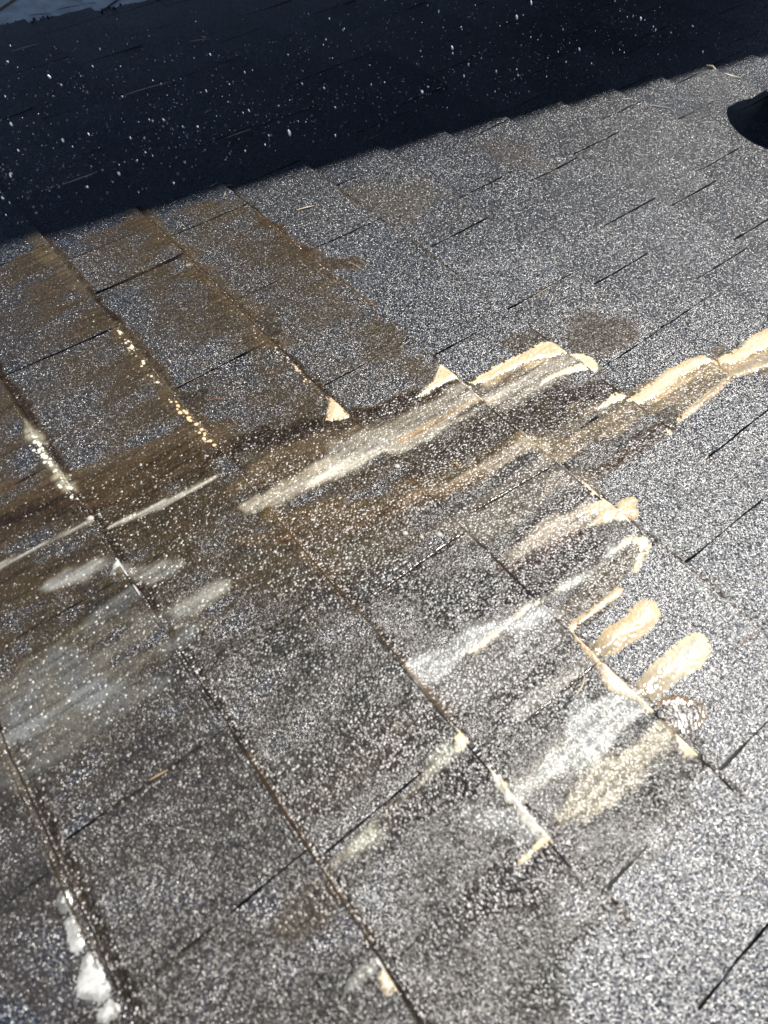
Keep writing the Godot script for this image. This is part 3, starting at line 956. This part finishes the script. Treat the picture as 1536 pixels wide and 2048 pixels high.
	blob("foam_curl", "slender white foam sliver in the slot end beside the glare", g, [-0.22, -1.26, -0.22, -1.17, -0.21, -1.06, -0.19, -1.08, -0.20, -1.16], 0.0012, 0.04, white, pale)
	blob("foam_curl", "cream foam drop on the tab edge under the slender white sliver", g, [-0.17, -1.09, -0.15, -1.07, -0.09, -1.08, -0.08, -1.10, -0.11, -1.12], 0.0026, 0.04, cream, pale)
	blob("foam_lip", "thin cream foam lip along the slot over the white soap sheet", g, [-1.18, 0.37, -1.18, 0.68, -1.18, 0.96, -1.16, 1.03, -1.14, 0.98, -1.15, 0.69, -1.15, 0.41], 0.0022, 0.04, cream, pale)
	blob("foam_curl", "little tan curl on the white foam wedge in the glare", g, [-0.38, -0.04, -0.44, -0.03, -0.50, -0.01, -0.48, 0.01, -0.42, 0.00], 0.0034, 0.03, tan, cream)
	rivulet("long straight glinting ridge of water along a slot beside three bubbles", -1.86, 0.02, -1.87, 0.99, 0.0021)
	rivulet("glinting ridge of water under the pale streak below the long brown run", -2.0, 1.12, -1.93, 1.97, 0.0022)
	rivulet("short glinting ridge of water in the slot under the light strip of soap", -0.63, 0.35, -0.62, 0.98, 0.0017)
	# beads of foam caught along the lower edges of the courses
	bead_row("pale beads of foam along the shingle edge beside the short dark tear", [-5.36, -0.03, -4.95, -0.03, -4.5, -0.04], 70, 0.0024, Color(0.62, 0.54, 0.40))
	bead_row("tan beads of foam down the edge of a tab above the dark brown run", [-4.3, -0.04, -3.95, -0.03, -3.62, -0.03], 60, 0.0026, Color(0.62, 0.45, 0.25))
	bead_row("small tan beads along the edge between the two lifted slots", [-5.9, 0.97, -5.3, 0.98, -4.5, 0.97], 90, 0.0015, Color(0.45, 0.36, 0.23))
	bead_row("fine tan beads along the tab edge ending in a foam wedge", [-4.35, 0.97, -3.9, 0.97, -3.45, 0.98], 60, 0.0017, Color(0.55, 0.44, 0.28))
	bead_row("white beads of foam on the shingle edge at the side of the roof seen lowest", [-4.55, -1.09, -4.2, -1.09, -3.75, -1.08], 110, 0.0024, Color(0.62, 0.6, 0.5))
	bead_row("tiny white beads beside the white slot edge over the brown band", [-3.42, -0.9, -3.40, -0.5, -3.37, -0.08], 60, 0.0012, Color(0.72, 0.70, 0.64))
	bead_row("orange brown scum along the tab edge under the thin dark slot", [-6.2, 1.98, -5.8, 1.97, -5.3, 1.98], 80, 0.0013, Color(0.16, 0.085, 0.025))


func bead_row(label: String, list: Array, count: int, r: float, c: Color) -> void:
	var line := outline(list)
	var one := SphereMesh.new()
	one.radius = 1.0
	one.height = 2.0
	one.radial_segments = 8
	one.rings = 5
	var mm := MultiMesh.new()
	mm.transform_format = MultiMesh.TRANSFORM_3D
	mm.mesh = one
	mm.instance_count = count
	var mid := line[1]
	for k in count:
		var t := rng.randf() * (line.size() - 1)
		var a := mini(int(t), line.size() - 2)
		var q := line[a].lerp(line[a + 1], t - a) + Vector2(rng.randf_range(-0.02, 0.02), rng.randf_range(-0.07, 0.015) * rng.randf())
		var s := r * (0.35 + 0.9 * pow(rng.randf(), 2.0))
		var b := Basis(Vector3.UP, rng.randf() * TAU).scaled(Vector3(s * rng.randf_range(0.8, 1.5), s * 0.55, s))
		mm.set_instance_transform(k, Transform3D(b, Vector3((q.x - mid.x) * E, ground(q.x, q.y) + 0.0004, -(q.y - mid.y) * E)))
	var o := MultiMeshInstance3D.new()
	o.name = numbered("foam_beads")
	o.multimesh = mm
	o.material_override = mat(c, 0.35)
	o.transform = Transform3D(roof_basis, at(mid.x, mid.y, 0))
	tag(o, label, "foam", "rows of foam beads along the shingle edges", "stuff")
	add_child(o)


# ---------------------------------------------------------------- small things

func needle(label: String, u: float, v: float, length: float, turn: float, bend: float, c: Color, r := 0.0006) -> void:
	var pts := PackedVector3Array()
	var radii := PackedFloat32Array()
	var base := ground(u, v)
	for k in 7:
		var t := k / 6.0 - 0.5
		var along := t * length
		var side := bend * length * (0.25 - t * t)
		var q := Vector2(cos(turn) * along - sin(turn) * side, sin(turn) * along + cos(turn) * side)
		pts.append(Vector3(q.x, ground(u + q.x / E, v + q.y / E) - base + r * 0.8 + 0.0006 + absf(t) * bend * 0.003, -q.y))
		radii.append(r * 0.75 * (1.0 - 0.75 * absf(t) * absf(t) * 4.0 * 0.8))
	var o := part("pine_needle", tube(pts, radii, 5), mat(c * 0.7, 0.6), self, Transform3D(roof_basis, at(u, v, base)))
	tag(o, label, "pine needle", "dry needles scattered on the shingles")


func build_debris() -> void:
	var straw := Color(0.55, 0.36, 0.17)
	var pale := Color(0.62, 0.5, 0.34)
	var red := Color(0.42, 0.19, 0.08)
	needle("pale straw chip just below the shadow edge, lying flat on a grey tab", -6.13, 2.49, 0.028, 1.3, 0.0, Color(0.75, 0.6, 0.4), 0.0016)
	needle("short bent straw needle beside the dark damp stain on a sunny tab", -4.96, 2.30, 0.034, 0.15, 0.3, pale)
	needle("straight orange needle under the end of a thin dark slot", -3.99, 4.90, 0.018, 0.5, 0.2, straw)
	needle("thicker pale needle beside the straight orange one under a slot end", -3.89, 4.82, 0.022, 0.1, -0.35, pale, 0.0009)
	needle("tiny forked reddish needle on clean grey shingles", -3.34, 6.31, 0.018, 2.2, 0.5, red)
	needle("tiny reddish needle alone on the clean grey shingles", -3.39, 5.92, 0.014, 2.6, 0.4, red)
	needle("short reddish needle lying across a clean grey tab", -3.46, 5.32, 0.016, 0.9, 0.1, red)
	needle("pale needle lodged along a thin dark slot above the damp spot", -3.58, 3.55, 0.042, 1.58, 0.08, pale, 0.0008)
	needle("brown needle on the dry shingles beyond the two foam fingers", -0.14, 1.88, 0.030, 1.5, 0.1, Color(0.36, 0.24, 0.15), 0.0009)
	needle("curved cream needle in the wet beside the dark slot below the white sheet", -0.59, 0.77, 0.026, 1.9, -0.4, Color(0.7, 0.6, 0.42), 0.0012)
	needle("speck of orange needle below the long slot on dry shingles", -0.63, 2.05, 0.010, 1.2, 0.0, straw)
	needle("thin red needle on the grey tab above the dark brown edge", -4.10, 0.26, 0.024, 0.9, 0.25, red)
	needle("brown needle along the lower lip of a dark slot", -4.44, 0.17, 0.03, 1.57, 0.1, Color(0.3, 0.17, 0.08))
	needle("long curled straw in the shade across a dark slot", -9.78, 2.39, 0.11, 1.5, 0.25, pale, 0.0011)
	needle("short straight straw in the shade near the white flashing", -11.93, 1.62, 0.055, 1.55, 0.05, pale, 0.001)
	needle("straight straw on a shaded slot close to the shadow edge", -8.03, 0.77, 0.06, 1.57, 0.05, pale, 0.001)
	needle("curved straw half in shade at the shadow edge", -7.05, 1.98, 0.038, 1.5, 0.35, pale, 0.0008)
	needle("upright bent straw in the sun at the shadow edge", -6.86, 1.90, 0.034, 2.4, -0.4, pale, 0.0009)
	needle("straw in the deep shade beside a long dark slot", -7.98, 2.76, 0.05, 1.5, 0.12, pale, 0.0009)
	needle("faint straw high in the shade between two slots", -10.84, 3.78, 0.045, 1.2, 0.2, pale, 0.0009)
	needle("looped thin fibre in the shade above the shadow edge", -7.0, 4.04, 0.05, 1.9, 0.6, Color(0.35, 0.3, 0.2), 0.0007)
	needle("wavy white fibre in the sun beside the shadow edge", -5.72, 7.72, 0.10, 0.65, 0.22, Color(0.8, 0.74, 0.6), 0.0013)
	needle("broad cream chip at the shadow edge near the round shadow", -5.78, 9.5, 0.075, 0.35, 0.0, Color(0.85, 0.78, 0.58), 0.004)
	needle("white fibre at the end of a slot near the round shadow", -5.25, 8.57, 0.04, 1.4, 0.2, Color(0.75, 0.68, 0.55), 0.001)
	needle("short tan needle with a pale tip in the slot of the wet dark shingles", -1.65, -1.50, 0.016, 1.45, 0.0, straw, 0.0009)
	needle("bent twig leaning on the white flashing", -13.35, 2.95, 0.075, 0.2, 0.2, Color(0.03, 0.025, 0.02), 0.0011)
	needle("twig tip crossing the bent twig on the white flashing", -13.2, 3.05, 0.05, 1.2, 0.3, Color(0.035, 0.028, 0.022), 0.0009)
	needle("reddish straw at the foot of the white flashing", -13.05, 2.75, 0.06, 1.3, 0.2, Color(0.14, 0.07, 0.04), 0.0011)
	needle("dark straw along the shingle edge at the white flashing", -13.1, 2.3, 0.05, 0.9, 0.3, Color(0.08, 0.045, 0.03), 0.0009)
	# air bubbles standing in the wash water
	var dome := SphereMesh.new()
	dome.radius = 1.0
	dome.height = 2.0
	dome.radial_segments = 20
	dome.rings = 10
	var shell := mat(Color(0.42, 0.39, 0.33), 0.12)
	for b in [["first of three bubbles in line on the brown wet tab, counted from the brown side", -2.12, 0.64, 0.0042], ["small middle bubble of the three in line on the brown wet tab", -2.02, 0.71, 0.0028], ["bright big bubble of three nearest the glinting slot", -1.96, 0.82, 0.0045], ["white bubble at the tab corner under the pale soap streak", -2.63, 0.97, 0.0045], ["white bubble at the corner of the brown band and the white slot", -3.52, -1.07, 0.0048]]:
		var o := part("water_bubble", dome, shell, self, Transform3D(roof_basis.scaled_local(Vector3(b[3], b[3] * 0.6, b[3]) * 0.72), at(b[1], b[2], ground(b[1], b[2]) + 0.001)))
		tag(o, b[0], "bubble", "bubbles in the wash water")
	var grain := part("granule", dome, mat(Color(0.75, 0.36, 0.03), 0.4), self, Transform3D(roof_basis.scaled_local(Vector3.ONE * 0.0018), at(-2.41, 1.38, ground(-2.41, 1.38) + 0.0016)))
	tag(grain, "single bright orange grain on the dark wet tab below the soap streak", "grain")


func build_spray() -> void:
	# drops of spray hanging in the sunny air between the camera and the shaded part of the slope
	var drop := SphereMesh.new()
	drop.radius = 1.0
	drop.height = 2.0
	drop.radial_segments = 10
	drop.rings = 6
	var m := mat(Color(0.82, 0.86, 0.92), 0.18)
	var tiny := MultiMesh.new()
	tiny.transform_format = MultiMesh.TRANSFORM_3D
	tiny.mesh = drop
	tiny.instance_count = 1700
	var fall := roof_dir(-0.25, 0.35, -0.9)
	for k in 180 + tiny.instance_count:
		var big := k < 180
		var w := Vector2(-7.6 - 5.6 * rng.randf(), -0.4 + 11.5 * pow(rng.randf(), 1.5))
		w.x = maxf(w.x, -8.2 - 5.0 * rng.randf()) + 0.12 * maxf(w.y, 0.0)
		var t := rng.randf_range(0.42, 0.68)
		var h := EYE * (1.0 - t)
		var size := rng.randf_range(0.0004, 0.0008) * (2.1 if k < 14 else 1.0) if big else rng.randf_range(0.00016, 0.00036)
		size *= 0.45 + t * 0.9
		var axis := Vector3(-0.2 + rng.randfn(0, 0.15), 1.0, 0.25 + rng.randfn(0, 0.15)).normalized()
		var q := Quaternion(Vector3.UP, axis)
		var b := Basis(q).scaled_local(Vector3(size * 0.8, size * rng.randf_range(0.9, 2.3), size * 0.8))
		var place := Transform3D(roof_basis * b, at(w.x * t, lerpf(-1.351, w.y, t), h))
		if big:
			var o := part("water_drop", drop, m, self, place)
			tag(o, "white water drop flying through the air in front of the shaded shingles", "water drop", "drops of spray in the air")
		else:
			tiny.set_instance_transform(k - 180, place)
	var mist := MultiMeshInstance3D.new()
	mist.name = "fine_spray"
	mist.multimesh = tiny
	mist.material_override = mat(Color(0.38, 0.42, 0.5), 0.25)
	tag(mist, "fine specks of water spray drifting in front of the shaded shingles", "spray", "", "stuff")
	add_child(mist)
